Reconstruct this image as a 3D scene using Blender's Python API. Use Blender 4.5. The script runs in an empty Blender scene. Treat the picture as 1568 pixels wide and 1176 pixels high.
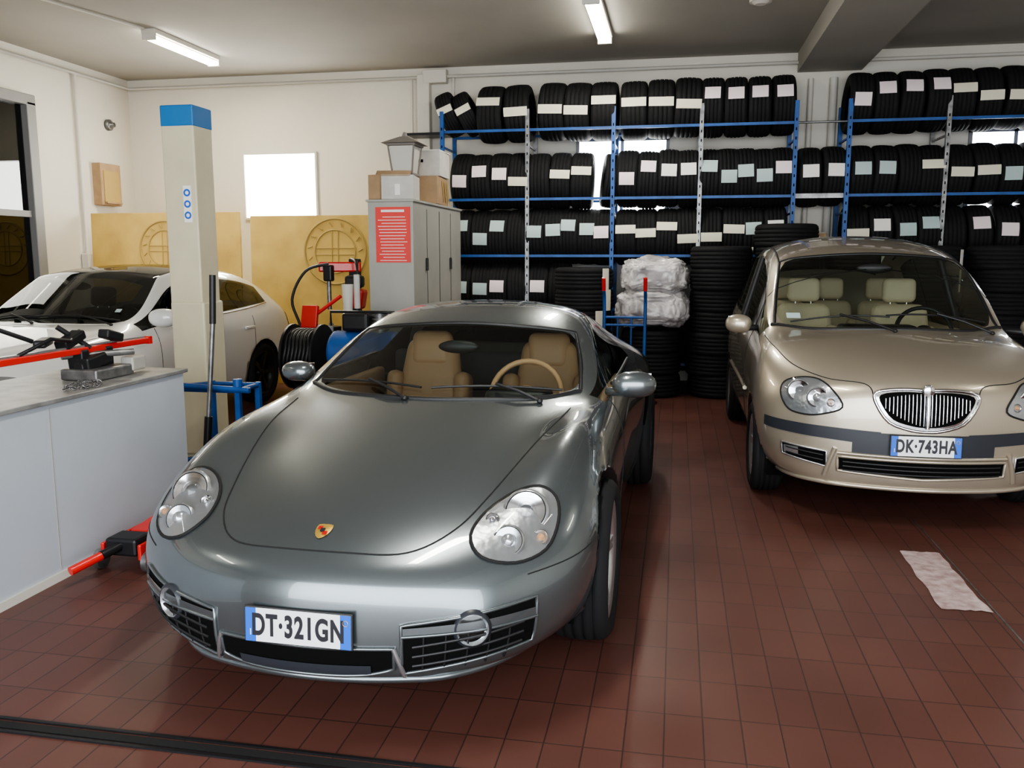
import bpy, bmesh, math, random
from mathutils import Vector, Matrix
from mathutils.bvhtree import BVHTree
from mathutils import noise as NZ
random.seed(7)
rad=math.radians
S=bpy.context.scene
# ---------------------------------------------------------------- materials
def mat(name,col,rough=.5,metal=0,coat=0,emit=0,spec=.5,noise=None,bump=0,bscale=40,trans=0):
    m=bpy.data.materials.new(name); m.use_nodes=True
    nt=m.node_tree; b=nt.nodes['Principled BSDF']
    b.inputs['Base Color'].default_value=(*col,1); b.inputs['Roughness'].default_value=rough
    b.inputs['Metallic'].default_value=metal; b.inputs['Coat Weight'].default_value=coat
    b.inputs['Coat Roughness'].default_value=.03
    b.inputs['Specular IOR Level'].default_value=spec
    b.inputs['Transmission Weight'].default_value=trans
    if emit:
        b.inputs['Emission Color'].default_value=(*col,1); b.inputs['Emission Strength'].default_value=emit
    tc=nt.nodes.new('ShaderNodeTexCoord')
    if noise:
        n=nt.nodes.new('ShaderNodeTexNoise'); n.inputs['Scale'].default_value=noise[0]; n.inputs['Detail'].default_value=5
        nt.links.new(tc.outputs['Object'],n.inputs['Vector'])
        r=nt.nodes.new('ShaderNodeValToRGB'); k=noise[1]
        r.color_ramp.elements[0].position=.35; r.color_ramp.elements[1].position=.68
        c2=noise[2] if len(noise)>2 else tuple(c*(1-k) for c in col)
        r.color_ramp.elements[0].color=(*c2,1); r.color_ramp.elements[1].color=(*col,1)
        nt.links.new(n.outputs['Fac'],r.inputs['Fac']); nt.links.new(r.outputs['Color'],b.inputs['Base Color'])
    if bump:
        n=nt.nodes.new('ShaderNodeTexNoise'); n.inputs['Scale'].default_value=bscale
        nt.links.new(tc.outputs['Object'],n.inputs['Vector'])
        bp=nt.nodes.new('ShaderNodeBump'); bp.inputs['Strength'].default_value=bump; bp.inputs['Distance'].default_value=.01
        nt.links.new(n.outputs['Fac'],bp.inputs['Height']); nt.links.new(bp.outputs['Normal'],b.inputs['Normal'])
    return m
def glassmat(name,tint,base=.05,k=.75,rough=.0):
    m=bpy.data.materials.new(name); m.use_nodes=True; nt=m.node_tree; nt.nodes.clear()
    o=nt.nodes.new('ShaderNodeOutputMaterial'); t=nt.nodes.new('ShaderNodeBsdfTransparent'); g=nt.nodes.new('ShaderNodeBsdfGlossy')
    t.inputs['Color'].default_value=(*tint,1); g.inputs['Roughness'].default_value=rough
    f=nt.nodes.new('ShaderNodeLayerWeight'); f.inputs['Blend'].default_value=.5
    p=nt.nodes.new('ShaderNodeMath'); p.operation='POWER'; p.inputs[1].default_value=4.0; nt.links.new(f.outputs['Facing'],p.inputs[0])
    q=nt.nodes.new('ShaderNodeMath'); q.operation='MULTIPLY_ADD'; q.inputs[1].default_value=k; q.inputs[2].default_value=base; nt.links.new(p.outputs[0],q.inputs[0])
    x=nt.nodes.new('ShaderNodeMixShader'); nt.links.new(q.outputs[0],x.inputs[0])
    nt.links.new(t.outputs[0],x.inputs[1]); nt.links.new(g.outputs[0],x.inputs[2]); nt.links.new(x.outputs[0],o.inputs[0])
    return m
M={}
M['paint_grey']=mat('paint_grey',(.150,.172,.180),.26,.75,1)
M['paint_beige']=mat('paint_beige',(.47,.41,.32),.32,.6,1)
M['paint_white']=mat('paint_white',(.8,.8,.78),.3,0,1)
M['glass']=glassmat('car_glass',(.66,.72,.68),.06)
M['darkglass']=glassmat('dark_glass',(.22,.24,.24),.06)
M['lens']=glassmat('lamp_lens',(.95,.96,.97),.06,.6)
M['black']=mat('black_plastic',(.012,.012,.013),.45)
M['bumperblack']=mat('bumper_black',(.026,.029,.036),.4)
M['void']=mat('dark_cavity',(.004,.004,.004),.9,spec=.1)
M['seam']=mat('panel_gap',(.008,.008,.008),.8)
M['chrome']=mat('chrome',(.8,.8,.82),.12,1)
M['silver']=mat('silver_metal',(.60,.61,.63),.3,.9)
M['reflector']=mat('lamp_reflector',(.60,.62,.64),.24,.85,bump=.5,bscale=16)
M['lampdark']=mat('lamp_housing',(.45,.46,.47),.28,.75,bump=.4,bscale=18)
M['amber']=mat('amber_lamp',(.55,.30,.14),.3)
M['redlamp']=mat('red_lamp',(.5,.01,.01),.2,0,1)
M['tan']=mat('tan_leather',(.50,.29,.16),.5,bump=.1,bscale=80)
M['beigefab']=mat('beige_fabric',(.70,.58,.42),.8,bump=.2,bscale=120)
M['darkfab']=mat('dark_fabric',(.03,.03,.032),.8)
M['platewhite']=mat('plate_white',(.85,.86,.86),.4)
M['plateblue']=mat('plate_blue',(.01,.12,.6),.4)
M['ink']=mat('plate_ink',(.01,.01,.015),.5)
M['gold']=mat('badge_gold',(.75,.5,.12),.3,.7)
M['red']=mat('red_paint',(.62,.02,.015),.35,0,.3)
M['blue']=mat('blue_paint',(.015,.10,.36),.45,noise=(6,.35))
M['blacksteel']=mat('black_steel',(.02,.02,.022),.4,.4)
M['steel']=mat('worn_steel',(.32,.32,.32),.4,.8,noise=(14,.5))
M['grey']=mat('cabinet_grey',(.40,.39,.35),.45,noise=(3,.12))
M['benchfront']=mat('bench_white',(.50,.54,.59),.35,noise=(2,.08))
M['benchtop']=mat('bench_top',(.36,.36,.35),.4,.3,noise=(9,.35))
M['cream']=mat('lift_cream',(.64,.59,.42),.45,noise=(4,.1))
M['liftblue']=mat('lift_blue',(.02,.16,.42),.5)
M['wood']=mat('plywood_yellow',(.64,.45,.13),.6,noise=(3,.3,(.50,.33,.09)))
M['woodmark']=mat('plywood_mark',(.42,.30,.10),.7)
M['card']=mat('cardboard',(.42,.28,.16),.8,noise=(8,.2))
M['cardwhite']=mat('white_carton',(.62,.60,.56),.7,noise=(8,.15))
M['paper']=mat('label_white',(.85,.83,.80),.7)
M['paperp']=mat('label_pinkish',(.86,.74,.77),.7)
M['papert']=mat('label_teal',(.46,.58,.57),.7)
M['paperc']=mat('label_cream',(.76,.72,.58),.7)
M['signred']=mat('sign_red',(.75,.06,.05),.5)
M['wall']=mat('wall_plaster',(.70,.665,.59),.9,noise=(.8,.09),bump=.15,bscale=25)
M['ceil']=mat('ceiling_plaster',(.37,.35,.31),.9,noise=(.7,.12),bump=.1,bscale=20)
M['trim']=mat('pipe_white',(.62,.59,.53),.6)
M['tube']=mat('fluorescent',(1,.97,.86),.5,emit=20)
M['sky']=mat('window_daylight',(.95,.98,1),.5,emit=9)
M['frame']=mat('frame_grey',(.22,.22,.22),.5)
M['lampgrey']=mat('lantern_grey',(.20,.18,.16),.6)
M['frost']=mat('lantern_glass',(.55,.53,.47),.4)
M['plastic']=mat('clear_plastic_bag',(.74,.71,.70),.22,noise=(5,.8,(.26,.24,.24)),bump=.7,bscale=12)
M['purple']=mat('floor_patch',(.62,.50,.49),.6,noise=(18,.4,(.38,.26,.25)))
m=mat('tyre_rubber',(.012,.012,.013),.75,spec=.3); nt=m.node_tree; b=nt.nodes['Principled BSDF']
tc=nt.nodes['Texture Coordinate']; sp=nt.nodes.new('ShaderNodeSeparateXYZ'); nt.links.new(tc.outputs['Object'],sp.inputs[0])
def mth(op,a,bv=None):
    n=nt.nodes.new('ShaderNodeMath'); n.operation=op
    for i,x in enumerate((a,bv)):
        if x is None: continue
        if isinstance(x,(int,float)): n.inputs[i].default_value=x
        else: nt.links.new(x,n.inputs[i])
    return n.outputs[0]
an=mth('ARCTAN2',sp.outputs[1],sp.outputs[2]); xx=mth('MULTIPLY',mth('ABSOLUTE',sp.outputs[0]),30)
w=mth('SINE',mth('ADD',mth('MULTIPLY',an,70),xx)); w=mth('GREATER_THAN',w,-.55)
bp=nt.nodes.new('ShaderNodeBump'); bp.inputs['Strength'].default_value=.6; bp.inputs['Distance'].default_value=.005
nt.links.new(w,bp.inputs['Height']); nt.links.new(bp.outputs['Normal'],b.inputs['Normal'])
M['rubber']=m
m=mat('floor_tiles',(.12,.035,.025),.38); nt=m.node_tree; b=nt.nodes['Principled BSDF']; tc=nt.nodes['Texture Coordinate']
mp=nt.nodes.new('ShaderNodeMapping'); mp.inputs['Rotation'].default_value=(0,0,math.pi/2); nt.links.new(tc.outputs['Object'],mp.inputs[0])
bk=nt.nodes.new('ShaderNodeTexBrick'); nt.links.new(mp.outputs[0],bk.inputs['Vector']); bk.offset=0
bk.inputs['Scale'].default_value=1; bk.inputs['Brick Width'].default_value=.25; bk.inputs['Row Height'].default_value=.125
bk.inputs['Mortar Size'].default_value=.003; bk.inputs['Mortar Smooth'].default_value=.3
bk.inputs['Color1'].default_value=(.170,.068,.051,1); bk.inputs['Color2'].default_value=(.146,.056,.043,1); bk.inputs['Mortar'].default_value=(.066,.034,.028,1)
ns=nt.nodes.new('ShaderNodeTexNoise'); ns.inputs['Scale'].default_value=1.3; ns.inputs['Detail'].default_value=6; nt.links.new(tc.outputs['Object'],ns.inputs['Vector'])
mx=nt.nodes.new('ShaderNodeMix'); mx.data_type='RGBA'; mx.blend_type='MULTIPLY'; mx.inputs[0].default_value=.5
nt.links.new(bk.outputs['Color'],mx.inputs[6]); nt.links.new(ns.outputs['Fac'],mx.inputs[7])
nt.links.new(mx.outputs[2],b.inputs['Base Color'])
rr=nt.nodes.new('ShaderNodeMapRange'); rr.inputs[3].default_value=.30; rr.inputs[4].default_value=.55; nt.links.new(ns.outputs['Fac'],rr.inputs[0]); nt.links.new(rr.outputs[0],b.inputs['Roughness'])
bp=nt.nodes.new('ShaderNodeBump'); bp.inputs['Strength'].default_value=.2; bp.inputs['Distance'].default_value=.003; bp.invert=True
nt.links.new(bk.outputs['Fac'],bp.inputs['Height']); nt.links.new(bp.outputs['Normal'],b.inputs['Normal'])
M['floor']=m
# ---------------------------------------------------------------- mesh builder
class MB:
    def __init__(s): s.v=[];s.f=[];s.m=[];s.s=[];s.ms=[]
    def add(s,vs,fs,m,sm=False,T=None):
        b=len(s.v); s.v+=[(T@Vector(v)) if T else Vector(v) for v in vs]
        if m not in s.ms: s.ms.append(m)
        i=s.ms.index(m)
        for f in fs: s.f.append([b+j for j in f]); s.m.append(i); s.s.append(sm)
    def box(s,c,d,m,R=None,bev=0,seg=2,taper=None,sm=None):
        bm=bmesh.new(); bmesh.ops.create_cube(bm,size=1)
        for v in bm.verts:
            if taper and v.co.z>0: v.co.x*=taper[0]; v.co.y*=taper[1]
            v.co=Vector((v.co.x*d[0],v.co.y*d[1],v.co.z*d[2]))
        if bev: bmesh.ops.bevel(bm,geom=bm.edges[:],offset=bev,segments=seg,affect='EDGES',profile=.5)
        T=Matrix.Translation(c)@(R.to_4x4() if R else Matrix())
        bm.verts.index_update()
        s.add([v.co.copy() for v in bm.verts],[[v.index for v in f.verts] for f in bm.faces],m,(bev>0 and seg>2) if sm is None else sm,T); bm.free()
    def cyl(s,p0,p1,r,m,r1=None,n=16,caps=True,sm=True):
        p0=Vector(p0);p1=Vector(p1); r1=r if r1 is None else r1
        q=(p1-p0).normalized().to_track_quat('Z','Y'); vs=[]
        for p,rr in ((p0,r),(p1,r1)):
            for i in range(n):
                a=2*math.pi*(i+.5)/n; vs.append(p+q@Vector((rr*math.cos(a),rr*math.sin(a),0)))
        s.add(vs,[(i,(i+1)%n,n+(i+1)%n,n+i) for i in range(n)],m,sm)
        if caps: s.add(vs,[list(range(n))[::-1],list(range(n,2*n))],m)
    def tube(s,pts,r,m,n=8,closed=False):
        pts=[Vector(p) for p in pts]; N=len(pts); vs=[]; up=None
        for i in range(N):
            a=pts[i-1] if (i>0 or closed) else pts[i]; b=pts[(i+1)%N] if (i<N-1 or closed) else pts[i]
            d=(b-a); d=d.normalized() if d.length>1e-9 else Vector((0,0,1))
            if up is None: up=d.orthogonal().normalized()
            up=(up-d*up.dot(d)); up=up.normalized() if up.length>1e-6 else d.orthogonal().normalized()
            w=d.cross(up)
            for j in range(n):
                t=2*math.pi*j/n; vs.append(pts[i]+(up*math.cos(t)+w*math.sin(t))*r)
        K=N if closed else N-1
        s.add(vs,[(i*n+j,i*n+(j+1)%n,((i+1)%N)*n+(j+1)%n,((i+1)%N)*n+j) for i in range(K) for j in range(n)],m,True)
        if not closed: s.add(vs,[list(range(n))[::-1],[(N-1)*n+j for j in range(n)]],m)
    def rev(s,prof,m,n=32,T=None,a0=0,a1=360,sm=True):
        full=abs(a1-a0)>=360; cnt=n if full else n+1; vs=[]
        for i in range(cnt):
            a=rad(a0+(a1-a0)*i/n)
            for r,x in prof: vs.append((x,r*math.cos(a),r*math.sin(a)))
        P=len(prof); fs=[]
        for i in range(n):
            j=(i+1)%cnt
            for k in range(P-1): fs.append((i*P+k,i*P+k+1,j*P+k+1,j*P+k))
        s.add(vs,fs,m,sm,T)
    def ell(s,c,r,m,R=None,nu=24,nv=14,p=1.0):
        vs=[];fs=[]
        sg=lambda x:math.copysign(abs(x)**p,x)
        for i in range(nv+1):
            t=math.pi*i/nv
            for j in range(nu):
                a=2*math.pi*j/nu
                vs.append((r[0]*sg(math.sin(t))*sg(math.cos(a)),r[1]*sg(math.sin(t))*sg(math.sin(a)),r[2]*sg(math.cos(t))))
        for i in range(nv):
            for j in range(nu): fs.append((i*nu+j,(i+1)*nu+j,(i+1)*nu+(j+1)%nu,i*nu+(j+1)%nu))
        s.add(vs,fs,m,True,Matrix.Translation(c)@(R.to_4x4() if R else Matrix()))
    def quad(s,pts,m): s.add(pts,[list(range(len(pts)))],m)
    def obj(s,name,parent=None,loc=(0,0,0),rot=(0,0,0)):
        me=bpy.data.meshes.new(name); me.from_pydata([tuple(v) for v in s.v],[],s.f)
        for k in s.ms: me.materials.append(M[k])
        me.polygons.foreach_set('material_index',s.m); me.polygons.foreach_set('use_smooth',s.s)
        me.update(); o=bpy.data.objects.new(name,me); S.collection.objects.link(o)
        o.location=loc; o.rotation_euler=rot
        if parent: o.parent=parent
        return o
def empty(name,loc=(0,0,0),rz=0):
    o=bpy.data.objects.new(name,None); S.collection.objects.link(o); o.location=loc; o.rotation_euler=(0,0,rz); o.empty_display_size=.1; return o
def RX(a): return Matrix.Rotation(rad(a),3,'X')
def RY(a): return Matrix.Rotation(rad(a),3,'Y')
def RZ(a): return Matrix.Rotation(rad(a),3,'Z')
def text(name,body,size,m,parent,loc,rot,sx=1,off=0,space=1):
    c=bpy.data.curves.new(name,'FONT'); c.body=body; c.size=size; c.align_x='CENTER'; c.align_y='CENTER'; c.extrude=.0008; c.offset=off; c.space_character=space
    o=bpy.data.objects.new('tmp',c); S.collection.objects.link(o); bpy.context.view_layer.update()
    me=bpy.data.meshes.new_from_object(o.evaluated_get(bpy.context.evaluated_depsgraph_get()))
    bpy.data.objects.remove(o); me.materials.clear(); me.materials.append(M[m])
    o=bpy.data.objects.new(name,me); S.collection.objects.link(o); o.parent=parent; o.location=loc; o.rotation_euler=rot; o.scale=(sx,1,1); return o
# ---------------------------------------------------------------- camera
cam=bpy.data.cameras.new('camera'); co=bpy.data.objects.new('camera',cam); S.collection.objects.link(co)
cam.sensor_width=36; cam.lens=36*1608/1920; co.location=(0,0,1.53); co.rotation_euler=(math.pi/2-rad(8.5),0,rad(10.8)); S.camera=co
# ---------------------------------------------------------------- room
WY=10.75; CZ=3.84; XL=-7.28; XR=6.2; YF=-2.2
def slab(name,c,d,m): b=MB(); b.box(c,d,m); return b.obj(name)
slab('floor',((XL+XR)/2,(WY+YF)/2,-.05),(XR-XL+.4,WY-YF+.4,.1),'floor')
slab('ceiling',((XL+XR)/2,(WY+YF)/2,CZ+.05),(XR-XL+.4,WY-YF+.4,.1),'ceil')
slab('wall_back',((XL+XR)/2,WY+.1,CZ/2),(XR-XL+.4,.2,CZ),'wall')
slab('wall_right',(XR+.1,(WY+YF)/2,CZ/2),(.2,WY-YF,CZ),'wall')
slab('wall_left',(XL-.1,(WY+YF)/2,CZ/2),(.2,WY-YF,CZ),'wall')
b=MB(); b.box(((XL-4)/2,YF-.1,CZ/2),(-4-XL,.2,CZ),'wall'); b.box(((XR+4.6)/2,YF-.1,CZ/2),(XR-4.6,.2,CZ),'wall'); b.box((.3,YF-.1,3.57),(8.6,.2,.54),'wall'); b.obj('wall_front')
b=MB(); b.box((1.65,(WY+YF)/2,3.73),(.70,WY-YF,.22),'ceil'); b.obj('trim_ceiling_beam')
b=MB(); x=XL+.004
b.box((x+.014,8.07,1.6),(.012,1.4,3.2),'darkglass'); b.box((x+.003,8.07,1.6),(.004,1.4,3.2),'blacksteel')
b.box((x+.052,8.80,1.62),(.10,.14,3.24),'frame',bev=.01); b.box((x+.052,7.33,1.62),(.10,.14,3.24),'frame',bev=.01); b.box((x+.052,8.07,3.26),(.10,1.6,.12),'frame',bev=.01)
for z in (.9,2.0): b.box((x+.04,8.07,z),(.04,1.3,.07),'frame')
b.box((x+.04,8.07,1.6),(.04,.06,3.2),'frame'); b.obj('door_1')
def window(n,x0,x1,z0,z1,nx,bars=True):
    b=MB(); b.box(((x0+x1)/2,WY-.007,(z0+z1)/2),(x1-x0,.012,z1-z0),'sky')
    if bars:
        for i in range(nx+1): b.box((x0+(x1-x0)*i/nx,WY-.014,(z0+z1)/2),(.04,.026,z1-z0+.04),'frame')
        for z in (z0,z1): b.box(((x0+x1)/2,WY-.014,z),(x1-x0+.04,.026,.04),'frame')
    else:
        for z in (z0-.012,z1+.012): b.box(((x0+x1)/2,WY-.02,z),(x1-x0+.05,.04,.025),'wall')
        for x in (x0-.012,x1+.012): b.box((x,WY-.02,(z0+z1)/2),(.025,.04,z1-z0),'wall')
    b.obj('window_%d'%n)
window(1,-5.63,-4.64,2.03,2.84,1,False); window(2,-1.23,-.15,1.58,2.92,2); window(3,3.2,4.6,1.58,2.92,3)
b=MB()
b.tube([(XL+.05,YF+.1,CZ-.12),(XL+.05,WY-.06,CZ-.12),(XR-.1,WY-.06,CZ-.12)],.02,'trim')
b.tube([(XL+.04,9.65,CZ-.12),(XL+.04,9.65,1.5)],.022,'trim'); b.box((XL+.06,9.65,1.45),(.10,.16,.22),'trim',bev=.01)
b.tube([(-3.32,WY-.04,CZ-.1),(-3.32,WY-.04,2.6)],.018,'trim'); b.tube([(-2.78,WY-.04,CZ-.1),(-2.78,WY-.04,3.0)],.018,'trim')
b.box((-3.15,WY-.06,3.25),(.16,.12,1.0),'trim',bev=.01); b.box((-3.0,WY-.07,3.72),(.3,.12,.16),'trim',bev=.01)
b.tube([(1.45,WY-.05,CZ-.3),(1.45,WY-.05,1.2)],.03,'trim'); b.tube([(1.7,WY-.05,CZ-.3),(1.7,WY-.05,1.2)],.045,'trim')
b.tube([(-5.4,8.3,CZ-.02),(-6.3,5.0,CZ-.02),(-6.6,2.,CZ-.02)],.012,'trim')
b.rev([(0,0),(.07,0),(.07,.04),(.05,.05),(.03,.05),(.03,.1),(0,.1)],'steel',20,Matrix.Translation((XL,10.27,3.2)))
b.obj('trim_conduits')
b=MB(); b.box((XL+.06,10.1,2.43),(.12,.40,.52),'card',bev=.006); b.box((XL+.125,10.1,2.40),(.01,.3,.4),'woodmark'); b.box((XL+.13,10.1,2.2),(.06,.3,.02),'card'); b.obj('wall_mounted_wooden_box')
b=MB(); b.cyl((.68,8.5,CZ),(.68,8.5,CZ-.03),.10,'trim',n=28); b.cyl((.68,8.5,CZ-.03),(.68,8.5,CZ-.05),.08,'trim',.05,n=28); b.obj('ceiling_smoke_detector')
def fixture(x,y0,y1):
    b=MB(); ym=(y0+y1)/2; L=y1-y0
    b.box((x,ym,CZ-.025),(.16,L,.05),'trim',bev=.008); b.box((x,ym,CZ-.055),(.10,L-.06,.02),'trim')
    for s in (-1,1): b.cyl((x+s*.042,y0+.03,CZ-.085),(x+s*.042,y1-.03,CZ-.085),.022,'tube',n=14)
    for y in (y0+.015,y1-.015): b.box((x,y,CZ-.08),(.15,.03,.07),'trim',bev=.006)
    b.obj('fluorescent_ceiling_light')
fixture(-5.4,8.37,9.67); fixture(-.81,7.95,9.45); fixture(-5.4,1.5,2.8); fixture(3.9,4.0,5.3); fixture(-.81,2.6,4.1)
b=MB(); b.box((0,2.27,.002),(9.5,.035,.004),'seam'); b.box((0,2.235,.003),(9.5,.012,.006),'blacksteel'); b.box((0,2.305,.003),(9.5,.012,.006),'blacksteel'); b.obj('floor_drain_channel')
b=MB(); b.box((1.40,2.6,.0015),(.008,5.2,.003),'steel'); b.obj('trim_floor_joint')
b=MB(); pts=[]
for i in range(40):
    t=i/40*4; k=int(t); f=t-k; c=[(1.18,3.86),(1.38,3.86),(1.38,4.62),(1.18,4.62)]
    p=Vector(c[k]).lerp(Vector(c[(k+1)%4]),f); pts.append((p.x+random.uniform(-.008,.008),p.y+random.uniform(-.008,.008),.003))
b.quad(pts,'purple'); b.obj('floor_worn_patch')
# ---------------------------------------------------------------- tyres
def tyre_profile(R=.33,w=.25,ri=.2):
    h=w/2; p=[(ri,-h*.72),(ri+.03,-h*.95),((ri+R)/2+.01,-h),(R-.03,-h*.95),(R-.011,-h*.8)]
    for x in (-.5,-.17,.17,.5):
        xc=x*h; g=.006; e=.003 if abs(x)>.3 else 0; p+=[(R-e,xc-g),(R-.009,xc-g*.7),(R-.009,xc+g*.7),(R-e,xc+g)]
    p+=[(R-.011,h*.8),(R-.03,h*.95),((ri+R)/2+.01,h),(ri+.03,h*.95),(ri,h*.72),(ri+.06,h*.78),(R-.026,h*.7),(R-.026,-h*.7),(ri+.06,-h*.78),(ri,-h*.72)]
    return p
def make_tyre(label=None,w=.25,R=.33):
    b=MB(); b.rev(tyre_profile(R,w),'rubber',48)
    if label:
        lw,lh=(.17,.14) if label!='paperc' else (w*.92,.10)
        a0=rad(-4); a1=a0+lh/R; n=6; vs=[];fs=[]
        for i in range(n+1):
            a=a0+(a1-a0)*i/n
            for x in (-lw/2,lw/2): vs.append((x,-(R+.004)*math.cos(a),(R+.004)*math.sin(a)))
        for i in range(n): fs.append((2*i,2*i+1,2*i+3,2*i+2))
        b.add(vs,fs,label,True)
    o=b.obj('t'); me=o.data; bpy.data.objects.remove(o); return me
TM={k:make_tyre(k) for k in (None,'paper','paperp','papert','paperc')}
TW={k:make_tyre(k,.30) for k in ('paperc','paper',None)}
rack=empty('tire_rack')
def put(me,loc,rot,par=None):
    o=bpy.data.objects.new('tire',me); S.collection.objects.link(o); o.location=loc; o.rotation_euler=rot; o.parent=par or rack; return o
RYc=10.385
PX=[-2.76,-1.74,-.75,.225,1.235]; PR=[1.79,2.78,3.77,4.76]
BZ=[2.97,2.185,1.53,.91]
def row(x0,x1,bz,labels,wide=False,dy=0):
    n=len(labels); sp=(x1-x0)/n
    for i,l in enumerate(labels):
        L={'w':'paper','p':'paperp','t':'papert','c':'paperc','n':None,'.':0}[l]
        if L==0: continue
        me=TW.get(L,TW[None]) if wide else TM[L]
        put(me,(x0+sp*(i+.5),RYc+dy+random.uniform(-.02,.005),bz+.225+random.uniform(-.01,.01)),(rad(random.uniform(-16,12)),rad(random.uniform(-2.5,2.5)),rad(random.uniform(-3,3))))
row(-2.35,-1.72,BZ[0],'cc',True); row(-1.62,-.72,BZ[0],'ccc',True); row(-.68,.22,BZ[0],'ccc',True); row(.22,1.24,BZ[0],'pppp')
row(1.78,2.8,BZ[0],'pppp'); row(2.8,4.1,BZ[0],'ccccc')
row(-2.66,-1.74,BZ[1],'pppc'); row(-1.74,-1.0,BZ[1],'ncc'); row(-.70,.21,BZ[1],'ppww'); row(.23,1.22,BZ[1],'ttttp')
row(1.30,1.78,BZ[1],'ww'); row(1.82,2.8,BZ[1],'ttnc'); row(2.8,4.1,BZ[1],'ccttc')
row(-2.66,-1.76,BZ[2],'tttn'); row(-1.74,-.76,BZ[2],'ttttp'); row(-.70,.21,BZ[2],'cccc'); row(.25,1.2,BZ[2],'cctw')
row(1.82,2.8,BZ[2],'cwtt'); row(2.8,4.1,BZ[2],'npptn')
row(-2.66,-1.76,BZ[3],'ttpn'); row(-1.74,-1.25,BZ[3],'pn'); row(.9,1.24,BZ[3],'n'); row(2.9,4.1,BZ[3],'nwwn')
row(-2.66,.2,.28,'nnnnnnnnnnn')
for x,t in ((-2.72,-22),(-2.50,-26)):
    put(TM['paperc'],(x,RYc-.05,3.2),(0,rad(t),0)).scale=(.8,.8,.8)
put(TM[None],(-.80,RYc,BZ[1]+.215),(0,rad(6),rad(10))).scale=(.75,.95,.95)
def stack(x,y,n):
    e=empty('tire_stack',(x,y,0))
    for i in range(n):
        put(random.choice([TM[None],TM[None],TM['paper'],TM['paperc']]),(random.uniform(-.02,.02),random.uniform(-.015,.015),.125+i*.23+.003),(0,rad(90),rad(90+random.uniform(-60,10))),e)
stack(.46,9.67,7); stack(-1.02,9.67,6); stack(1.15,9.67,8); stack(1.86,9.67,7); stack(2.56,9.67,7); stack(3.28,9.67,7); stack(4.0,9.67,6)
b=MB()
def post(x,c):
    for y in (10.08,10.66):
        b.box((x,y,1.6),(.045,.045,3.2),c)
    for z in (.4,1.2,2.0,2.8): b.box((x,10.37,z),(.02,.56,.02),c)
    for z in [i*.1 for i in range(2,31)]: b.box((x,10.056,z),(.012,.004,.03),'void')
for x,c in zip(PX,('blue','steel','blue','steel','blue')): post(x,c)
for x,c in zip(PR,('blue','steel','blue','blue')): post(x,c)
for z in BZ+[.28]:
    for y in (10.095,10.65):
        b.box(((PX[0]+PX[-1])/2,y,z),(PX[-1]-PX[0],.03,.03),'blue'); b.box(((PR[0]+PR[-1])/2,y,z),(PR[-1]-PR[0],.03,.03),'blue')
for y in (10.12,10.64): b.box((1.51,y,BZ[1]),(.55,.035,.05),'steel'); b.box((1.51,y,BZ[2]),(.55,.035,.05),'steel')
b.tube([(1.24,10.1,2.97),(1.79,10.1,2.97)],.012,'steel')
b.box((-3.0,10.4,2.98),(.5,.3,.03),'blacksteel')
b.obj('rack_frame',rack)
b=MB(); b.box((1.5,10.35,1.68),(.26,.25,.2),'card',bev=.004); b.box((1.5,10.22,1.7),(.12,.006,.09),'paper'); b.box((1.5,10.35,1.79),(.26,.05,.004),'paper'); b.obj('shelf_carton',rack)
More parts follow.
